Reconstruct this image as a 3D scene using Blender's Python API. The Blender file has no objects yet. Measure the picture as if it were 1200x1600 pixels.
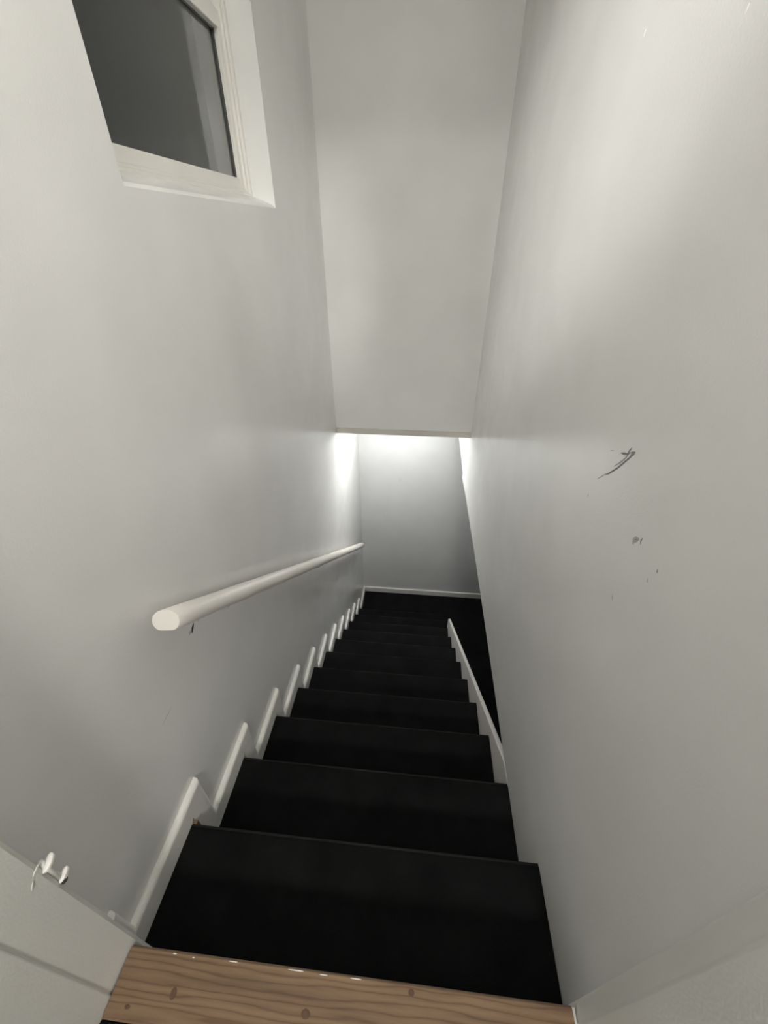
import bpy, bmesh, math, random
from mathutils import Vector, Matrix
random.seed(4)
S = bpy.context.scene
COL = S.collection

# ------------------------------------------------------------------ camera
cam_d = bpy.data.cameras.new('camera')
cam = bpy.data.objects.new('camera', cam_d); COL.objects.link(cam)
cam_d.sensor_fit = 'VERTICAL'; cam_d.sensor_height = 36.0; cam_d.sensor_width = 27.0
cam_d.lens = 36.0 * 640.13 / 1600.0
cam_d.clip_start = 0.01
CF = Vector((-0.07712188, 0.82176678, -0.56458089)).normalized()
CR = Vector((0.99569864, 0.09264367, -0.00116664)).normalized()
CU = CR.cross(CF).normalized()
cam.matrix_world = Matrix(((CR.x, CU.x, -CF.x, 0.58245), (CR.y, CU.y, -CF.y, -0.12313),
                           (CR.z, CU.z, -CF.z, 1.33679), (0, 0, 0, 1)))
S.camera = cam

# ------------------------------------------------------------------ world, exposure
w = bpy.data.worlds.new('night'); S.world = w; w.use_nodes = True
w.node_tree.nodes['Background'].inputs[0].default_value = (0.62, 0.63, 0.62, 1)
w.node_tree.nodes['Background'].inputs[1].default_value = 0.012
S.view_settings.view_transform = 'Standard'
S.view_settings.look = 'None'
S.view_settings.gamma = 1.0
S.view_settings.use_curve_mapping = False
S.view_settings.exposure = 0.98
# light-path limits that suit a closed white stairwell
S.cycles.max_bounces = 7; S.cycles.diffuse_bounces = 5; S.cycles.glossy_bounces = 3; S.cycles.transmission_bounces = 6
S.cycles.use_adaptive_sampling = True; S.cycles.adaptive_threshold = 0.04; S.cycles.adaptive_min_samples = 20; S.cycles.time_limit = 1050

def spot(name, loc, target, power, size_deg, blend, radius, color, parent=None):
    d = bpy.data.lights.new(name, 'SPOT'); d.energy = power; d.color = color
    d.spot_size = math.radians(size_deg); d.spot_blend = blend; d.shadow_soft_size = radius
    o = bpy.data.objects.new(name, d); COL.objects.link(o)
    o.location = loc
    o.rotation_euler = (Vector(target) - Vector(loc)).to_track_quat('-Z', 'Y').to_euler()
    return o

def area(name, loc, target, power, size, color):
    d = bpy.data.lights.new(name, 'AREA'); d.energy = power; d.color = color
    d.shape = 'DISK'; d.size = size
    o = bpy.data.objects.new(name, d); COL.objects.link(o)
    o.location = loc
    o.rotation_euler = (Vector(target) - Vector(loc)).to_track_quat('-Z', 'Y').to_euler()
    return o

WARM = (1.0, 0.97, 0.915)
NEUT = (1.0, 0.985, 0.95)
# the lamps' own lights; their fixtures are built at the end of the script
P_ROOM, P_A, P_B, P_C, P_LOW, P_FILL = 25, 232, 20, 70, 35, 20.5
ROOM_LAMP = (0.75, -1.75, 2.55)
HEAD_A, AIM_A = (-0.43, -1.60, 2.36), (0.94, 1.85, 1.32)     # added unseen spot, makes the bright patch on the right-hand wall
HEAD_B, AIM_B = (1.95, -1.60, 2.36), (0.0, 0.60, 1.55)       # added unseen spot, brightens the left-hand wall
HEAD_C, AIM_C = (1.25, -1.60, 2.36), (0.08, 2.45, 1.05)      # added unseen spot, makes the light band at the bulkhead corner
LOW_LAMP = (0.42, 2.82, 0.122)    # globe lamp under the low ceiling behind the bulkhead
area('room_lamp_light', (ROOM_LAMP[0], ROOM_LAMP[1], ROOM_LAMP[2] - 0.075), (ROOM_LAMP[0], ROOM_LAMP[1], 0), P_ROOM, 0.34, WARM)
spot('added_spot_a', HEAD_A, AIM_A, P_A, 24, 1.0, 0.09, NEUT)
spot('added_spot_b', HEAD_B, AIM_B, P_B, 36, 1.0, 0.09, NEUT)
spot('added_spot_c', HEAD_C, AIM_C, P_C, 20, 1.0, 0.07, NEUT)
WELL_FILL = (0.47, 0.12, 2.45)    # added fill globe that evens out the stairwell, unseen above the frame

# ------------------------------------------------------------------ dimensions
RUN, RISE = 0.27, 0.20943
W = 0.9434                      # stair width, left wall to right wall at the top
def rx(y): return W - 0.005 * y  # the right wall leans in a little along the flight
LAND = RISE                     # upper floor level
FLOOR = -11 * RISE              # basement floor
YS, ZS = 2.521, 0.1715          # bulkhead face and its lower edge
YF = 3.4546                     # far wall
TOP = 2.65                      # upper ceiling
BH = 0.0764                     # skirting height

# ------------------------------------------------------------------ materials
def nodes(name):
    m = bpy.data.materials.new(name); m.use_nodes = True
    nt = m.node_tree; b = nt.nodes['Principled BSDF']
    return m, nt, b
def noise(nt, scale, detail=3.0, rough=0.55, vec=None):
    n = nt.nodes.new('ShaderNodeTexNoise'); n.inputs['Scale'].default_value = scale
    n.inputs['Detail'].default_value = detail; n.inputs['Roughness'].default_value = rough
    if vec is None:
        vec = coords(nt)
    nt.links.new(vec, n.inputs['Vector'])
    return n
def coords(nt):
    g = nt.nodes.new('ShaderNodeNewGeometry')
    return g.outputs['Position']
def ramp(nt, fac, stops):
    r = nt.nodes.new('ShaderNodeValToRGB')
    e = r.color_ramp.elements
    while len(e) < len(stops): e.new(0.5)
    for i, (p, c) in enumerate(stops):
        e[i].position = p; e[i].color = (*c, 1)
    nt.links.new(fac, r.inputs[0])
    return r
def bump(nt, b, h, strength, dist):
    u = nt.nodes.new('ShaderNodeBump'); u.inputs['Strength'].default_value = strength
    u.inputs['Distance'].default_value = dist
    nt.links.new(h, u.inputs['Height']); nt.links.new(u.outputs[0], b.inputs['Normal'])
    return u

def paint(name, col, rough=0.36, var=0.025, stipple=0.25, spec=0.5):
    m, nt, b = nodes(name)
    n1 = noise(nt, 3.1, 2)
    lo = tuple(max(0, c - var) for c in col); hi = tuple(min(1, c + var) for c in col)
    r = ramp(nt, n1.outputs['Fac'], [(0.3, lo), (0.7, hi)])
    nt.links.new(r.outputs[0], b.inputs['Base Color'])
    n3 = noise(nt, 9.0, 1)
    rr = nt.nodes.new('ShaderNodeMapRange')
    rr.inputs['To Min'].default_value = rough - 0.05; rr.inputs['To Max'].default_value = rough + 0.05
    nt.links.new(n3.outputs['Fac'], rr.inputs['Value']); nt.links.new(rr.outputs[0], b.inputs['Roughness'])
    b.inputs['Specular IOR Level'].default_value = spec
    n2 = noise(nt, 260, 0); n4 = noise(nt, 5.5, 1)
    mx = nt.nodes.new('ShaderNodeMath'); mx.operation = 'MULTIPLY_ADD'
    nt.links.new(n4.outputs['Fac'], mx.inputs[0]); mx.inputs[1].default_value = 6.0
    nt.links.new(n2.outputs['Fac'], mx.inputs[2])
    bump(nt, b, mx.outputs[0], stipple, 0.0006)
    return m

M_WALL = paint('wall_paint', (0.80, 0.797, 0.78), rough=0.235)
M_BULK = paint('bulkhead_paint', (0.775, 0.772, 0.75), rough=0.5, spec=0.3)
M_WALL_LOW = paint('basement_wall_paint', (0.74, 0.745, 0.745), rough=0.3)
M_TRIM = paint('trim_gloss_paint', (0.80, 0.79, 0.75), rough=0.3, var=0.02, stipple=0.15)
M_JAMB = paint('jamb_paint', (0.70, 0.70, 0.66), rough=0.42, var=0.03, stipple=0.4)
M_LIP = paint('bulkhead_trim_paint', (0.62, 0.59, 0.54), rough=0.45)
M_RAIL = paint('handrail_paint', (0.82, 0.79, 0.745), rough=0.34, var=0.03, stipple=0.35)
M_STRING = paint('stringer_paint', (0.78, 0.75, 0.71), rough=0.4, var=0.04, stipple=0.35)
M_FRAME = paint('window_frame_paint', (0.80, 0.79, 0.74), rough=0.38, var=0.03, stipple=0.2)
M_CEIL = paint('ceiling_paint', (0.78, 0.78, 0.76), rough=0.7, stipple=0.4, spec=0.3)

def carpet(name, lo, hi):
    m, nt, b = nodes(name)
    n = noise(nt, 420, 3, 0.7); n2 = noise(nt, 7, 4, 0.6)
    mix = nt.nodes.new('ShaderNodeMath'); mix.operation = 'MULTIPLY'
    nt.links.new(n.outputs['Fac'], mix.inputs[0]); nt.links.new(n2.outputs['Fac'], mix.inputs[1])
    r = ramp(nt, mix.outputs[0], [(0.12, lo), (0.42, hi)])
    nt.links.new(r.outputs[0], b.inputs['Base Color'])
    b.inputs['Roughness'].default_value = 0.92
    b.inputs['Specular IOR Level'].default_value = 0.12
    bump(nt, b, n.outputs['Fac'], 0.7, 0.002)
    return m
M_CARPET = carpet('black_stair_carpet', (0.0035, 0.0035, 0.0037), (0.0115, 0.0115, 0.0118))
M_NOSE = carpet('worn_nosing', (0.012, 0.012, 0.012), (0.030, 0.030, 0.029))

def flat(name, col, rough=0.5, metal=0.0):
    m, nt, b = nodes(name)
    n = noise(nt, 60, 3)
    r = ramp(nt, n.outputs['Fac'], [(0.3, tuple(c * 0.85 for c in col)), (0.7, tuple(min(1, c * 1.1) for c in col))])
    nt.links.new(r.outputs[0], b.inputs['Base Color'])
    b.inputs['Roughness'].default_value = rough; b.inputs['Metallic'].default_value = metal
    return m
M_SCUFF = flat('dark_scuff', (0.22, 0.225, 0.23), 0.7)
M_SCUFF2 = flat('grey_scuff', (0.46, 0.455, 0.45), 0.6)
M_BLACKHOLE = flat('bare_hole', (0.04, 0.038, 0.035), 0.8)
M_CHIP = flat('white_paint_drip', (0.82, 0.81, 0.77), 0.4)
M_REFLSTRIP = flat('painted_dark_reflection', (0.07, 0.072, 0.07), 0.5)  # dark tone standing in for the dark reflection at the glass edge
M_METAL = flat('painted_steel', (0.62, 0.61, 0.58), 0.35, 0.3)
M_BAREWOOD = flat('bare_riser_wood', (0.16, 0.105, 0.065), 0.7)
M_LAMPMETAL = flat('lamp_white_enamel', (0.8, 0.8, 0.78), 0.35)

def wood():
    m, nt, b = nodes('bare_pine_board')
    pos = coords(nt)
    mp = nt.nodes.new('ShaderNodeMapping'); mp.inputs['Scale'].default_value = (0.9, 9.0, 9.0)
    mp.inputs['Location'].default_value = (0.3, 0.37, 0.1)
    nt.links.new(pos, mp.inputs['Vector'])
    nz = noise(nt, 3.2, 5, 0.55, mp.outputs[0])
    wv = nt.nodes.new('ShaderNodeTexWave'); wv.wave_type = 'BANDS'; wv.bands_direction = 'Y'
    wv.inputs['Scale'].default_value = 3.1; wv.inputs['Distortion'].default_value = 9.0
    wv.inputs['Detail'].default_value = 3.0; wv.inputs['Detail Scale'].default_value = 1.3
    nt.links.new(mp.outputs[0], wv.inputs['Vector'])
    r1 = ramp(nt, wv.outputs['Fac'], [(0.0, (0.150, 0.094, 0.056)), (0.16, (0.205, 0.135, 0.083)), (1.0, (0.240, 0.160, 0.099))])
    r2 = ramp(nt, nz.outputs['Fac'], [(0.3, (0.70, 0.67, 0.66)), (0.7, (1.08, 1.05, 1.0))])
    mx = nt.nodes.new('ShaderNodeMix'); mx.data_type = 'RGBA'; mx.blend_type = 'MULTIPLY'
    mx.inputs[0].default_value = 1.0
    nt.links.new(r1.outputs[0], mx.inputs[6]); nt.links.new(r2.outputs[0], mx.inputs[7])
    nt.links.new(mx.outputs[2], b.inputs['Base Color'])
    b.inputs['Roughness'].default_value = 0.6
    b.inputs['Specular IOR Level'].default_value = 0.3
    fine = noise(nt, 40, 4, 0.6, mp.outputs[0])
    bump(nt, b, fine.outputs['Fac'], 0.35, 0.001)
    return m
M_WOOD = wood()
M_KNOT = flat('pine_knot', (0.10, 0.05, 0.026), 0.6)

def glass():
    m, nt, b = nodes('window_glass')
    b.inputs['Base Color'].default_value = (0.92, 0.95, 0.93, 1)
    b.inputs['Transmission Weight'].default_value = 1.0
    b.inputs['IOR'].default_value = 1.5
    n = noise(nt, 9, 4)
    rr = nt.nodes.new('ShaderNodeMapRange')
    rr.inputs['From Min'].default_value = 0.4; rr.inputs['From Max'].default_value = 0.75
    rr.inputs['To Min'].default_value = 0.01; rr.inputs['To Max'].default_value = 0.06
    nt.links.new(n.outputs['Fac'], rr.inputs['Value']); nt.links.new(rr.outputs[0], b.inputs['Roughness'])
    return m
M_GLASS = glass()

def glow(name, col, strength):
    m, nt, b = nodes(name)
    b.inputs['Base Color'].default_value = (0.85, 0.85, 0.82, 1)
    b.inputs['Emission Color'].default_value = (*col, 1)
    b.inputs['Emission Strength'].default_value = strength
    return m
M_FILLGLOBE = glow('fill_globe_diffuser', (1.0, 0.975, 0.925), P_FILL)  # glow of the added stairwell fill
M_LOWGLOBE = glow('low_globe_diffuser', (0.99, 1.0, 0.985), P_LOW)
M_GLOW = glow('lamp_diffuser', (1.0, 0.96, 0.88), 1.5)

# ------------------------------------------------------------------ mesh helpers
def finish(name, bm, mat, parent=None, bev=0.0, seg=2, smooth=False):
    bmesh.ops.recalc_face_normals(bm, faces=bm.faces[:])
    me = bpy.data.meshes.new(name); bm.to_mesh(me); bm.free()
    me.materials.append(mat)
    o = bpy.data.objects.new(name, me); COL.objects.link(o)
    if parent is not None: o.parent = parent
    if smooth:
        for p in me.polygons: p.use_smooth = True
    if bev > 0:
        md = o.modifiers.new('bevel', 'BEVEL'); md.width = bev; md.segments = seg
        md.limit_method = 'ANGLE'; md.angle_limit = math.radians(35)
    return o
def add_box(bm, x0, x1, y0, y1, z0, z1):
    v = [bm.verts.new(p) for p in ((x0, y0, z0), (x1, y0, z0), (x1, y1, z0), (x0, y1, z0),
                                   (x0, y0, z1), (x1, y0, z1), (x1, y1, z1), (x0, y1, z1))]
    for f in ((0, 3, 2, 1), (4, 5, 6, 7), (0, 1, 5, 4), (1, 2, 6, 5), (2, 3, 7, 6), (3, 0, 4, 7)):
        bm.faces.new([v[i] for i in f])
def box(name, x0, x1, y0, y1, z0, z1, mat, parent=None, bev=0.0, seg=2):
    bm = bmesh.new(); add_box(bm, x0, x1, y0, y1, z0, z1)
    return finish(name, bm, mat, parent, bev, seg)
def add_prism(bm, a, b):
    """closed prism between two equal loops of 3-D points"""
    va = [bm.verts.new(p) for p in a]; vb = [bm.verts.new(p) for p in b]; n = len(a)
    bm.faces.new(va); bm.faces.new(vb[::-1])
    for i in range(n): bm.faces.new((va[i], vb[i], vb[(i + 1) % n], va[(i + 1) % n]))
def prism_x(name, prof, x0, x1, mat, parent=None, bev=0.0, seg=2):
    """profile in (y, z) extruded along x; x0 / x1 may be functions of y"""
    f0 = x0 if callable(x0) else (lambda y: x0)
    f1 = x1 if callable(x1) else (lambda y: x1)
    bm = bmesh.new()
    add_prism(bm, [(f0(y), y, z) for y, z in prof], [(f1(y), y, z) for y, z in prof])
    return finish(name, bm, mat, parent, bev, seg)
def prism_z(name, prof, z0, z1, mat, parent=None, bev=0.0, seg=2):
    bm = bmesh.new()
    add_prism(bm, [(x, y, z0) for x, y in prof], [(x, y, z1) for x, y in prof])
    return finish(name, bm, mat, parent, bev, seg)
def add_tube(bm, pts, rad, n=14, cap=True):
    rings = []
    pts = [Vector(p) for p in pts]
    for i, p in enumerate(pts):
        d = (pts[min(i + 1, len(pts) - 1)] - pts[max(i - 1, 0)]).normalized()
        a = d.cross(Vector((0, 0, 1)))
        if a.length < 1e-4: a = Vector((1, 0, 0))
        a.normalize(); c = a.cross(d).normalized()
        r = rad[i] if isinstance(rad, (list, tuple)) else rad
        rings.append([bm.verts.new(p + r * (math.cos(t) * a + math.sin(t) * c))
                      for t in (2 * math.pi * k / n for k in range(n))])
    for q, s in zip(rings, rings[1:]):
        for k in range(n): bm.faces.new((q[k], q[(k + 1) % n], s[(k + 1) % n], s[k]))
    if cap:
        bm.faces.new(rings[0][::-1]); bm.faces.new(rings[-1])
def add_lathe(bm, prof, c, n=32):
    rings = []
    for r, z in prof:
        rings.append([bm.verts.new((c[0] + r * math.cos(2 * math.pi * k / n), c[1] + r * math.sin(2 * math.pi * k / n), c[2] + z)) for k in range(n)])
    for q, s in zip(rings, rings[1:]):
        for k in range(n): bm.faces.new((q[k], q[(k + 1) % n], s[(k + 1) % n], s[k]))
    bm.faces.new(rings[0][::-1]); bm.faces.new(rings[-1])

def empty(name, loc=(0, 0, 0)):
    o = bpy.data.objects.new(name, None); COL.objects.link(o); o.location = loc
    o.empty_display_size = 0.1
    return o
def adopt(root):
    """children were meshed in world coordinates: cancel the parent's offset"""
    for c in root.children:
        c.matrix_parent_inverse = Matrix.Translation(root.location).inverted()
def structure(o, label=None, cat=None):
    o['kind'] = 'structure'
    if label: o['label'] = label
    if cat: o['category'] = cat
    return o
def tag(o, label, cat, group=None):
    o['label'] = label; o['category'] = cat
    if group: o['group'] = group
    return o

# ------------------------------------------------------------------ walls
WY0, WY1, WZ0, WZ1 = 0.817, 1.745, 1.409, 2.42     # window opening
bm = bmesh.new()
T = -0.20
add_box(bm, T, 0, -0.02, YF + 0.1, FLOOR - 0.1, WZ0)
add_box(bm, T, 0, -0.02, WY0, WZ0, TOP)
add_box(bm, T, 0, WY1, YF + 0.1, WZ0, TOP)
add_box(bm, T, 0, WY0, WY1, WZ1, TOP)
bmesh.ops.remove_doubles(bm, verts=bm.verts[:], dist=1e-5)
wall_left = structure(finish('wall_left', bm, M_WALL),
                      'off-white painted stairwell wall carrying the handrail and the small window', 'wall')

prof = [(-0.02, TOP), (YF + 0.1, TOP), (YF + 0.1, -0.165), (3.257, -0.168), (2.888, -0.191), (2.715, -0.215), (2.735, -0.258),
        (2.40, -0.226), (1.69, -0.208), (0.9, -0.209), (0.5, -0.214), (-0.02, -0.214)]
wall_right = structure(prism_x('wall_right', prof, rx, lambda y: rx(y) + 0.12, M_WALL, bev=0.004),
                       'off-white painted stairwell wall that stops short above the steps', 'wall')

wall_back = structure(box('wall_back', -0.2, 3.6, YF, YF + 0.12, FLOOR - 0.1, 0.9, M_WALL_LOW),
                      'grey-white wall at the foot of the stairs', 'wall')
wall_bulkhead = structure(box('wall_bulkhead', 0.0, rx(YS), YS, YS + 0.11, ZS + 0.04, TOP, M_BULK),
                          'off-white bulkhead wall hanging above the lower steps', 'wall')
structure(box('trim_1', 0.0005, rx(YS) - 0.0005, YS - 0.004, YS + 0.112, ZS, ZS + 0.039, M_LIP, bev=0.002),
          'narrow beige edge board along the bottom of the bulkhead', 'trim')
structure(box('ceiling_lower', 0.0, rx(YS), YS + 0.112, YF, ZS, ZS + 0.10, M_CEIL),
          'white ceiling over the foot of the stairs', 'ceiling')
structure(box('ceiling_basement', rx(1.5) + 0.115, 3.6, -1.0, YF, -0.16, -0.02, M_CEIL),
          'white ceiling of the basement room', 'ceiling')
structure(box('ceiling_upper', -1.3, 2.5, -2.7, YS + 0.11, TOP, TOP + 0.1, M_CEIL),
          'white ceiling of the upper floor', 'ceiling')
structure(box('wall_basement_side', 3.5, 3.6, -1.0, YF, FLOOR, -0.16, M_WALL_LOW), 'far side wall of the basement room', 'wall')
structure(box('wall_basement_front', 0.0, 3.5, -1.1, -1.0, FLOOR, -0.16, M_WALL_LOW), 'wall below the upper doorway', 'wall')
structure(box('floor_basement', -0.2, 3.6, -1.1, YF + 0.1, FLOOR - 0.1, FLOOR, M_CARPET), 'black carpeted floor at the foot of the stairs', 'floor')

# upper room behind the doorway
structure(box('floor_upper', -1.2, 2.4, -2.6, -0.0795, LAND - 0.2, LAND - 0.004, M_CARPET, bev=0.004), 'black carpeted floor of the upper landing', 'floor')
structure(box('wall_room_left', -1.3, -1.2, -2.6, -0.15, LAND - 0.2, TOP, M_WALL), 'left wall of the upper room', 'wall')
structure(box('wall_room_right', 2.4, 2.5, -2.6, -0.15, LAND - 0.2, TOP, M_WALL), 'right wall of the upper room', 'wall')
structure(box('wall_room_rear', -1.3, 2.5, -2.7, -2.6, LAND - 0.2, TOP, M_WALL), 'rear wall of the upper room', 'wall')
bm = bmesh.new()
add_box(bm, -1.3, 0.02, -0.15, -0.02, LAND - 0.2, TOP)
add_box(bm, 0.955, 2.5, -0.15, -0.02, LAND - 0.2, TOP)
add_box(bm, 0.02, 0.955, -0.15, -0.02, LAND + 2.02, TOP)
structure(finish('wall_front', bm, M_WALL), 'wall with the doorway at the head of the stairs', 'wall')

# ------------------------------------------------------------------ doorway lining
door = structure(empty('door_1', (0.49, -0.06, LAND)), 'white painted doorway lining at the head of the stairs', 'doorway')
HEADZ = LAND + 1.99
prism_z('jamb', [(-0.03, -0.16), (0.0825, -0.16), (0.0825, -0.0525), (0.0795, -0.0505), (0.0800, -0.045), (0.0822, 0.019), (0.0785, 0.0255), (-0.03, 0.0255)],
        LAND - 0.14, HEADZ, M_JAMB, door, bev=0.0015)
prism_z('jamb', [(1.0, -0.16), (0.9035, -0.16), (0.9035, -0.0105), (0.9065, -0.0065), (0.911, 0.017), (0.916, 0.0215), (1.0, 0.0215)],
        LAND - 0.14, HEADZ, M_JAMB, door, bev=0.0015)
box('head_lining', -0.03, 1.0, -0.16, 0.0235, HEADZ, HEADZ + 0.04, M_JAMB, door, bev=0.002)
# remains of a hinge painted over on the left lining
def add_ellipsoid(bm, c, r, rot=None, u=14, v=8):
    mat = Matrix.Translation(c) @ (rot if rot else Matrix.Identity(4)) @ Matrix.Diagonal((*r, 1))
    bmesh.ops.create_uvsphere(bm, u_segments=u, v_segments=v, radius=1.0, matrix=mat)

hinge = empty('painted_hinge', (0.082, 0.03, 0.56))
R1 = Matrix.Rotation(math.radians(20), 4, 'X')
for zc, rz, ry, rxx in ((0.589, 0.0028, 0.0125, 0.0065), (0.5375, 0.0028, 0.0105, 0.0050)):
    bm = bmesh.new()
    add_ellipsoid(bm, (0.0815, 0.0325, zc), (rxx, ry, rz), R1)
    add_ellipsoid(bm, (0.0800, 0.0340, zc - 0.0075), (rxx * 0.8, ry * 0.9, rz * 0.7), R1)
    finish('knuckle', bm, M_CHIP, hinge, smooth=True)
bm = bmesh.new(); add_tube(bm, [(0.0775, 0.0295, 0.530), (0.0775, 0.0295, 0.600)], 0.0042, 10)
finish('pin', bm, M_JAMB, hinge, smooth=True)
bm = bmesh.new(); add_ellipsoid(bm, (0.0815, 0.0285, 0.5265), (0.0035, 0.0050, 0.0035))
finish('pin_socket', bm, M_BLACKHOLE, hinge, smooth=True)
bm = bmesh.new(); add_ellipsoid(bm, (0.0822, 0.0205, 0.6045), (0.0012, 0.0075, 0.0026), R1)
add_ellipsoid(bm, (0.0825, 0.006, 0.592), (0.0008, 0.0060, 0.0014), Matrix.Rotation(math.radians(50), 4, 'X'))
finish('paint_drip', bm, M_JAMB, hinge, smooth=True)
adopt(hinge); adopt(door)
tag(hinge, 'white painted-over hinge stub on the left door lining', 'hinge')

# ------------------------------------------------------------------ threshold
th = empty('threshold_board', (0.49, -0.03, LAND - 0.03))
prof = [(-0.079, LAND - 0.028), (0.0115, LAND - 0.028), (0.0125, LAND - 0.006), (0.0085, LAND), (-0.0755, LAND), (-0.079, LAND - 0.003)]
prism_x('board', prof, 0.0835, 0.9015, M_WOOD, th, bev=0.0015)
for (x, y, a, b2) in ((0.194, -0.040, 0.0055, 0.008), (0.436, -0.041, 0.008, 0.006), (0.619, 0.0005, 0.0055, 0.0045), (0.121, -0.062, 0.005, 0.003)):
    bm = bmesh.new(); add_lathe(bm, [(0.0, 0.0), (1.0, 0.0), (1.0, 0.0004), (0.55, 0.0007), (0.0001, 0.0007)], (0, 0, 0), 16)
    for v in bm.verts: v.co = Vector((x + v.co.x * a, y + v.co.y * b2, LAND + v.co.z - 0.0001))
    bmesh.ops.remove_doubles(bm, verts=bm.verts[:], dist=1e-5)
    finish('knot', bm, M_KNOT, th)
for (x0, x1, y) in ((0.165, 0.178, 0.0075), (0.27, 0.30, 0.0078), (0.38, 0.43, 0.0078), (0.445, 0.47, 0.007), (0.50, 0.535, 0.0078), (0.205, 0.213, 0.006)):
    bm = bmesh.new(); add_ellipsoid(bm, ((x0 + x1) / 2, y, LAND + 0.0002), ((x1 - x0) / 3.2, 0.0009, 0.0005), None, 10, 6)
    finish('paint_fleck', bm, M_CHIP, th, smooth=True)
bm = bmesh.new(); add_tube(bm, [(0.9035, -0.075, LAND - 0.001), (0.9035, 0.010, LAND - 0.001)], 0.0028, 8)
finish('caulk_bead', bm, M_CHIP, th, smooth=True)
adopt(th)
tag(th, 'bare brown pine threshold board across the doorway', 'threshold')

# ------------------------------------------------------------------ stairs
st = empty('staircase', (W / 2, 0, FLOOR))
TH = 0.034
def tread_mesh():
    """carpeted tread with a rounded nose, in local coordinates, nose tip at y = 0"""
    prof = [(-RUN - 0.022, 0), (-0.012, 0)]
    for a in (60, 30, 0, -30, -60):
        prof.append((-0.012 + 0.012 * math.cos(math.radians(a)), -0.012 + 0.012 * math.sin(math.radians(a))))
    prof += [(-0.012, -TH), (-RUN - 0.022, -TH)]
    return prof
for k in range(1, 12):
    z = -(k - 1) * RISE; y = k * RUN
    xr = rx(y) - 0.0005
    prof = [(max(-0.0, y + a) if k == 1 else y + a, z + b) for a, b in tread_mesh()]
    if k == 11: prof = [(a, b) for a, b in prof]
    t = prism_x('tread', prof, 0.0005, xr, M_CARPET, st)
    for p in t.data.polygons: p.use_smooth = False
    bm = bmesh.new(); add_tube(bm, [(0.019, y - 0.0028, z - 0.0032), (xr - 0.001, y - 0.0028, z - 0.0032)], 0.0034, 8)
    n = finish('nosing_edge', bm, M_NOSE, t, smooth=True)
    r = box('riser', 0.0005, xr, y - 0.034, y - 0.022, z - RISE + 0.0005, z - TH + 0.0005, M_CARPET, st)
# top riser under the threshold
box('riser', 0.0005, rx(0) - 0.0005, -0.012, 0.0, 0.0005, LAND - 0.029, M_CARPET, st)
# right-hand stringer: flush under the wall, then free-standing down the flight
def top(y): return -0.2395 + (y - 0.642) * (-1.60 + 0.2395) / (2.478 - 0.642)
prof = [(0.30, -0.2155), (0.612, -0.2155), (0.66, top(0.66)), (2.470, top(2.470)), (2.487, top(2.487) - 0.022), (2.487, top(2.487) - 0.36), (0.30, -0.55)]
prism_x('stringer', prof, rx, lambda y: rx(y) + 0.019, M_STRING, st, bev=0.0025)
box('wood_end', 0.0178, 0.028, RUN + 0.0005, RUN + 0.011, -0.075, -0.003, M_BAREWOOD, st)
adopt(st)
tag(st, 'straight black carpeted staircase descending between the white walls', 'stairs')

# ------------------------------------------------------------------ skirting
sk = structure(empty('baseboard_left', (0, 0, 0)), 'white stepped skirting boards zigzagging down the left wall', 'baseboard')
DY, BT, BR = 0.083, 0.0175, 0.0125
def sk_piece(prof, nm='board', vertical=False):
    """mitred board with a rounded outer edge: top edge of a tread board, far edge of a riser board.
    tread board: [near bottom, far bottom, far top, near top]; riser board: [near top, near bottom, far bottom, far top]"""
    P = [Vector((0, y, z)) for y, z in prof]
    q = [(BT - BR + BR * math.sin(t), BR * (1 - math.cos(t))) for t in (0, 0.4, 0.8, 1.2, math.pi / 2)]
    rings = []
    bm = bmesh.new()
    for x, sh in [(0.0002, 0.0)] + q:
        ring = []
        for n, p in enumerate(P):
            c = Vector((x, p.y, p.z))
            if n >= 2:                       # slide the outer edge along the mitre
                inner = P[1] if n == 2 else P[0]
                d = inner - p
                span = abs(d.y) if vertical else abs(d.z)
                c += Vector((0, d.y, d.z)) * (sh / max(span, 1e-4))
            ring.append(bm.verts.new(c))
        rings.append(ring)
    bm.faces.new(rings[0][::-1]); bm.faces.new(rings[-1])
    for a, b in zip(rings, rings[1:]):
        for k in range(4): bm.faces.new((a[k], a[(k + 1) % 4], b[(k + 1) % 4], b[k]))
    o = finish(nm, bm, M_TRIM, sk)
    return o
sk_piece([(0.0, 0.190), (0.0, 0.0), (0.056, BH), (0.056, 0.190)], 'riser_board', True)
for k in range(1, 12):
    z = -(k - 1) * RISE; y0 = (k - 1) * RUN; y1 = k * RUN
    a = 0.0 if k == 1 else y0 + 0.012
    b = 0.056 if k == 1 else y0 + DY
    sk_piece([(a, z + 0.0005), (y1 + 0.001, z + 0.0005), (y1 + DY, z + BH), (b, z + BH)])
    sk_piece([(y1 + 0.012, z + 0.011), (y1 + 0.012, z - RISE + 0.0005), (y1 + DY, z - RISE + BH), (y1 + DY, z + BH)], 'riser_board', True)
sk_piece([(11 * RUN + 0.012, FLOOR + 0.0005), (YF - 0.0005, FLOOR + 0.0005), (YF - 0.0005, FLOOR + BH), (11 * RUN + DY, FLOOR + BH)])
bb = bmesh.new(); add_box(bb, BT, 3.5, YF - 0.0175, YF - 0.0002, FLOOR + 0.0005, FLOOR + BH)
structure(finish('baseboard_back', bb, M_TRIM, None, bev=0.009, seg=4), 'white skirting board along the wall at the foot of the stairs', 'baseboard')

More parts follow.
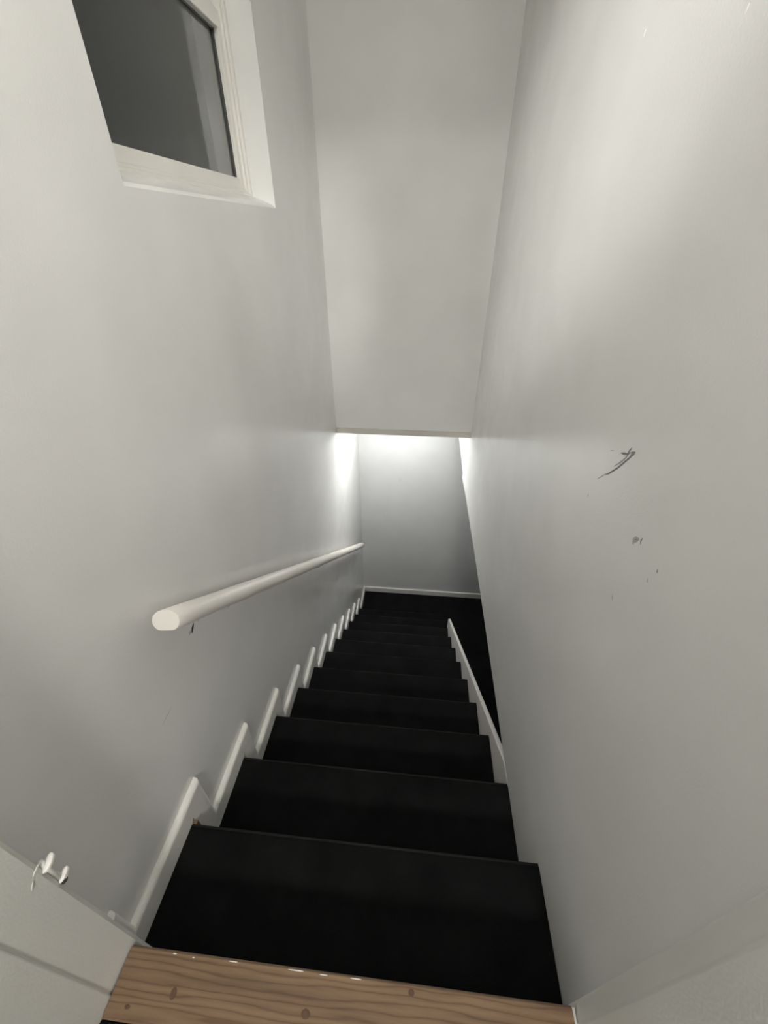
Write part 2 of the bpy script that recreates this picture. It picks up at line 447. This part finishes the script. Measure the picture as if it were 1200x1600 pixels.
# ------------------------------------------------------------------ handrail
hr = empty('handrail', (0.0, 0.43, 0.6))
P0 = Vector((0.062, 0.4225, 0.650)); P1 = Vector((0.062, 3.055, -1.262))
ax = (P1 - P0).normalized()
def add_rail(bm, p0, p1, n=28):
    side = Vector((1, 0, 0)); up = side.cross(p1 - p0).normalized()
    if up.z < 0: up = -up
    rings = []
    N = 40
    for i in range(N + 1):
        t = i / N; c = p0.lerp(p1, t)
        wob = 0.0006 * math.sin(i * 1.7)
        ring = []
        for k in range(n):
            a = 2 * math.pi * k / n
            rr = 0.0255 + wob
            px = rr * math.cos(a) * 1.02; pz = rr * math.sin(a)
            if pz < -0.0215: pz = -0.0215          # flattened underside
            ring.append(bm.verts.new(c + side * px + up * pz))
        rings.append(ring)
    for q, s in zip(rings, rings[1:]):
        for k in range(n): bm.faces.new((q[k], q[(k + 1) % n], s[(k + 1) % n], s[k]))
    bm.faces.new(rings[0][::-1]); bm.faces.new(rings[-1])
    return rings
bm = bmesh.new(); rings = add_rail(bm, P0, P1)
for v in rings[0]:                      # the top end is sawn a little off square
    v.co += ax * ((v.co.x - P0.x) * 0.34 - (v.co.z - P0.z) * 0.25)
rail = finish('rail', bm, M_RAIL, hr, smooth=True)
for p in rail.data.polygons:
    if len(p.vertices) > 4: p.use_smooth = False
rail.modifiers.new('bevel', 'BEVEL').width = 0.0012
rail.modifiers['bevel'].limit_method = 'ANGLE'; rail.modifiers['bevel'].angle_limit = math.radians(50)
for yb in (0.655, 1.58, 2.50):
    tt = (yb - P0.y) / (P1.y - P0.y); c = P0.lerp(P1, tt)
    zb = c.z - 0.034
    bm = bmesh.new()
    add_tube(bm, [(0.003, yb, zb - 0.012), (0.020, yb, zb - 0.016), (0.040, yb, zb - 0.014), (0.055, yb, zb - 0.006), (0.062, yb, zb + 0.008)], 0.0045, 10)
    arm = finish('bracket', bm, M_METAL, hr, smooth=True)
    bm = bmesh.new()
    bmesh.ops.create_cone(bm, cap_ends=True, segments=20, radius1=0.0185, radius2=0.0165, depth=0.004,
                          matrix=Matrix.Translation((0.0022, yb, zb - 0.012)) @ Matrix.Rotation(math.radians(90), 4, 'Y'))
    finish('wall_plate', bm, M_METAL, arm)
    for s in (-1, 1):
        bm = bmesh.new(); add_ellipsoid(bm, (0.0048, yb, zb - 0.012 + s * 0.011), (0.0016, 0.0032, 0.0032), None, 8, 6)
        finish('screw', bm, M_SCUFF, arm)
adopt(hr)
tag(hr, 'white painted round wooden handrail bracketed to the left wall', 'handrail')

# ------------------------------------------------------------------ window
win = structure(empty('window_1', (-0.1, 1.28, WZ0)), 'white framed sash window with dark night glass, set deep in the left wall', 'window')
# plastered sill, rounded over into the wall
prof = [(-0.20, 1.36), (-0.20, 1.447), (-0.078, 1.444), (-0.05, 1.436), (-0.02, 1.424), (-0.008, 1.417), (-0.002, 1.411), (-0.0004, 1.4085), (-0.003, 1.40), (-0.003, 1.36)]
bm = bmesh.new()
add_prism(bm, [(x, WY0 - 0.0, z) for x, z in prof], [(x, WY1 + 0.0, z) for x, z in prof])
finish('window_sill', bm, M_WALL, win, smooth=False)
# outer frame, stepped towards the glass
def ring(nm, x0, x1, y0, y1, z0, z1, wy, wz0, wz1, mat, bev=0.002):
    """four separate members of a rectangular frame"""
    for (a, b, c, d) in ((y0, y0 + wy, z0, z1), (y1 - wy, y1, z0, z1)):
        box(nm + '_stile', x0, x1, a, b, c, d, mat, win, bev)
    box(nm + '_rail', x0, x1, y0 + wy, y1 - wy, z0, z0 + wz0, mat, win, bev)
    box(nm + '_rail', x0, x1, y0 + wy, y1 - wy, z1 - wz1, z1, mat, win, bev)
ring('frame', -0.150, -0.080, WY0, WY1, 1.441, WZ1, 0.020, 0.012, 0.02, M_FRAME)
ring('inner_bead', -0.150, -0.087, WY0 + 0.020, WY1 - 0.020, 1.453, WZ1 - 0.02, 0.016, 0.008, 0.02, M_FRAME)
# lower sash
Y0, Y1 = WY0 + 0.036, WY1 - 0.036
for (a, b) in ((Y0, Y0 + 0.026), (Y1 - 0.026, Y1)):
    box('sash_stile', -0.135, -0.094, a, b, 1.461, 1.893, M_FRAME, win, 0.002)
box('sash_rail', -0.135, -0.094, Y0 + 0.026, Y1 - 0.026, 1.461, 1.490, M_FRAME, win, 0.002)
box('meeting_rail', -0.135, -0.091, Y0 + 0.026, Y1 - 0.026, 1.850, 1.893, M_FRAME, win, 0.002)
box('glazing_bead', -0.106, -0.098, Y0 + 0.026, Y1 - 0.026, 1.490, 1.4935, M_TRIM, win, 0.0008)
refl_strip = box('reflection_strip', -0.116, -0.107, Y1 - 0.0335, Y1 - 0.026, 1.490, 1.850, M_REFLSTRIP, win)  # dark strips painting in the reflected sash depth around the pane
box('reflection_strip', -0.116, -0.107, Y0 + 0.026, Y0 + 0.0335, 1.490, 1.850, M_REFLSTRIP, win)
box('reflection_strip', -0.116, -0.107, Y0 + 0.026, Y1 - 0.026, 1.845, 1.850, M_REFLSTRIP, win)
box('glass_pane', -0.1165, -0.1125, Y0 + 0.020, Y1 - 0.020, 1.486, 1.854, M_GLASS, win)
# upper sash, set back
for (a, b) in ((Y0, Y0 + 0.026), (Y1 - 0.026, Y1)):
    box('sash_stile', -0.150, -0.108, a, b, 1.893, WZ1 - 0.04, M_FRAME, win, 0.002)
box('sash_rail', -0.150, -0.108, Y0 + 0.026, Y1 - 0.026, 1.893, 1.945, M_FRAME, win, 0.002)
box('sash_rail', -0.150, -0.108, Y0 + 0.026, Y1 - 0.026, WZ1 - 0.09, WZ1 - 0.04, M_FRAME, win, 0.002)
box('glass_pane', -0.132, -0.128, Y0 + 0.020, Y1 - 0.020, 1.940, WZ1 - 0.085, M_GLASS, win)
adopt(win)

# ------------------------------------------------------------------ scuffs and chips on the paint
def stroke(pts, wid, mat, parent, nm='scuff_mark'):
    """thin flake lying on a side wall; pts are (x, y, z) on the wall, tapering ends"""
    sgn = -1 if pts[0][0] > 0.4 else 1
    bm = bmesh.new(); L, Rr = [], []
    P = [Vector(p) for p in pts]; n = len(P)
    for i, p in enumerate(P):
        d = (P[min(i + 1, n - 1)] - P[max(i - 1, 0)]).normalized()
        s = d.cross(Vector((1, 0, 0))).normalized()
        ww = wid * (0.25 if i in (0, n - 1) else 1.0) * random.uniform(0.7, 1.2) / 2
        L.append(p + s * ww); Rr.append(p - s * ww)
    loop = L + Rr[::-1]
    off = Vector((sgn * 0.0006, 0, 0)); back = Vector((-sgn * 0.0004, 0, 0))
    add_prism(bm, [q + off for q in loop], [q + back for q in loop])
    return finish(nm, bm, mat, parent)
def R(y, z): return (rx(y), y, z)
def Lw(y, z): return (0.0, y, z)
stroke([R(0.531, 1.032), R(0.540, 1.020), R(0.551, 1.006), R(0.568, 0.984), R(0.590, 0.961), R(0.603, 0.952)], 0.0038, M_SCUFF, wall_right)
stroke([R(0.531, 1.034), R(0.536, 1.029), R(0.541, 1.020)], 0.007, M_SCUFF, wall_right)
stroke([R(0.545, 1.027), R(0.553, 1.012), R(0.565, 0.997), R(0.580, 0.982)], 0.0018, M_SCUFF, wall_right)
stroke([R(0.540, 1.030), R(0.552, 1.020), R(0.562, 1.016), R(0.573, 1.012)], 0.0040, M_SCUFF, wall_right)
stroke([R(0.545, 1.036), R(0.549, 1.028), R(0.553, 1.018)], 0.0030, M_SCUFF, wall_right)
stroke([R(0.600, 1.004), R(0.606, 1.001), R(0.612, 0.998)], 0.0022, M_SCUFF2, wall_right)
stroke([R(0.603, 0.952), R(0.614, 0.941), R(0.625, 0.930)], 0.0018, M_SCUFF2, wall_right)
stroke([R(0.430, 0.930), R(0.436, 0.925), R(0.441, 0.918), R(0.439, 0.912)], 0.009, M_SCUFF2, wall_right)
stroke([R(0.435, 0.926), R(0.438, 0.921), R(0.441, 0.916)], 0.005, M_SCUFF, wall_right)
stroke([R(0.423, 0.937), R(0.424, 0.931), R(0.421, 0.926)], 0.0028, M_SCUFF, wall_right)
stroke([R(0.434, 0.800), R(0.432, 0.796), R(0.428, 0.792)], 0.0032, M_SCUFF2, wall_right)
stroke([R(0.362, 0.926), R(0.361, 0.923), R(0.360, 0.921)], 0.0024, M_SCUFF, wall_right)
stroke([R(0.373, 0.899), R(0.371, 0.895), R(0.370, 0.892)], 0.0026, M_SCUFF2, wall_right)
stroke([R(0.642, 0.884), R(0.641, 0.881), R(0.640, 0.878)], 0.0022, M_SCUFF2, wall_right)
stroke([R(0.644, 1.557), R(0.645, 1.553), R(0.646, 1.549)], 0.0030, M_CHIP, wall_right)
stroke([R(0.978, 1.628), R(0.979, 1.624), R(0.980, 1.619)], 0.0032, M_CHIP, wall_right)
stroke([Lw(0.569, 0.465), Lw(0.560, 0.457), Lw(0.551, 0.447)], 0.0125, M_BLACKHOLE, wall_left)
stroke([Lw(0.550, 0.460), Lw(0.544, 0.456), Lw(0.538, 0.453)], 0.0075, M_SCUFF2, wall_left)
stroke([Lw(0.600, 0.463), Lw(0.594, 0.457), Lw(0.588, 0.452)], 0.0065, M_SCUFF2, wall_left)
stroke([Lw(0.396, 0.358), Lw(0.372, 0.357), Lw(0.347, 0.356)], 0.0020, M_SCUFF2, wall_left)
stroke([Lw(0.894, 1.152), Lw(0.892, 1.147), Lw(0.890, 1.142)], 0.0035, M_CHIP, wall_left)

# ------------------------------------------------------------------ lamps
def ceiling_lamp(name, c, r, label, drop):
    o = empty(name, c)
    bm = bmesh.new(); add_lathe(bm, [(0.001, 0), (r, 0), (r, -0.022), (r * 0.94, -0.028), (0.001, -0.028)], c)
    finish('lamp_base', bm, M_LAMPMETAL, o)
    bm = bmesh.new(); add_lathe(bm, [(r * 0.9, -0.028), (r * 0.9, -0.034), (r * 0.75, -drop * 0.75), (r * 0.4, -drop * 0.95), (0.001, -drop)], c)
    finish('lamp_shade', bm, M_GLOW, o, smooth=True)
    adopt(o); tag(o, label, 'lamp')
    return o
ceiling_lamp('ceiling_lamp', (ROOM_LAMP[0], ROOM_LAMP[1], TOP), 0.19, 'round white ceiling lamp in the upper room', 0.07)
def added_spot_head(loc, target, label):  # bodies for the added spots that shape the light on the stairwell walls
    o = empty('added_spot_lamp', (loc[0], loc[1], TOP))
    d = (Vector(target) - Vector(loc)).normalized()
    p = Vector(loc)
    bm = bmesh.new(); add_tube(bm, [p - d * 0.13, p - d * 0.125, p - d * 0.03], [0.02, 0.045, 0.05], 20)
    finish('added_lamp_head', bm, M_LAMPMETAL, o, smooth=True)
    bm = bmesh.new(); add_tube(bm, [p - d * 0.10, Vector((p.x, p.y, TOP - 0.012))], 0.008, 10)
    finish('stem', bm, M_LAMPMETAL, o, smooth=True)
    bm = bmesh.new(); add_lathe(bm, [(0.001, 0), (0.05, 0), (0.048, -0.014), (0.001, -0.014)], (p.x, p.y, TOP))
    finish('ceiling_rose', bm, M_LAMPMETAL, o)
    adopt(o); tag(o, label, 'lamp')
added_spot_head(HEAD_A, AIM_A, 'leftmost of the three added spot lamps, unseen in the upper room')
added_spot_head(HEAD_B, AIM_B, 'rightmost of the three added spot lamps, unseen in the upper room')
added_spot_head(HEAD_C, AIM_C, 'middle one of the three added spot lamps, unseen in the upper room')

def globe_lamp(c, r, rz, zt, mat, label):
    g = empty('globe_lamp', (c[0], c[1], zt))
    bm = bmesh.new(); add_lathe(bm, [(0.001, 0), (0.06, 0), (0.06, -0.012), (0.035, -0.022), (0.001, -0.022)], (c[0], c[1], zt))
    finish('ceiling_rose', bm, M_LAMPMETAL, g)
    if zt - 0.03 > c[2] + rz:
        bm = bmesh.new(); add_tube(bm, [(c[0], c[1], zt - 0.02), (c[0], c[1], c[2] + rz - 0.004)], 0.012, 12)
        finish('stem', bm, M_LAMPMETAL, g, smooth=True)
    bm = bmesh.new(); add_ellipsoid(bm, c, (r, r, rz), None, 12, 8)
    finish('lamp_shade', bm, mat, g, smooth=True)
    adopt(g); tag(g, label, 'lamp')
globe_lamp(WELL_FILL, 0.09, 0.09, TOP, M_FILLGLOBE, 'added white fill globe, unseen above the head of the stairs')
globe_lamp(LOW_LAMP, 0.11, 0.042, ZS, M_LOWGLOBE, 'white glass globe lamp under the low ceiling behind the bulkhead')
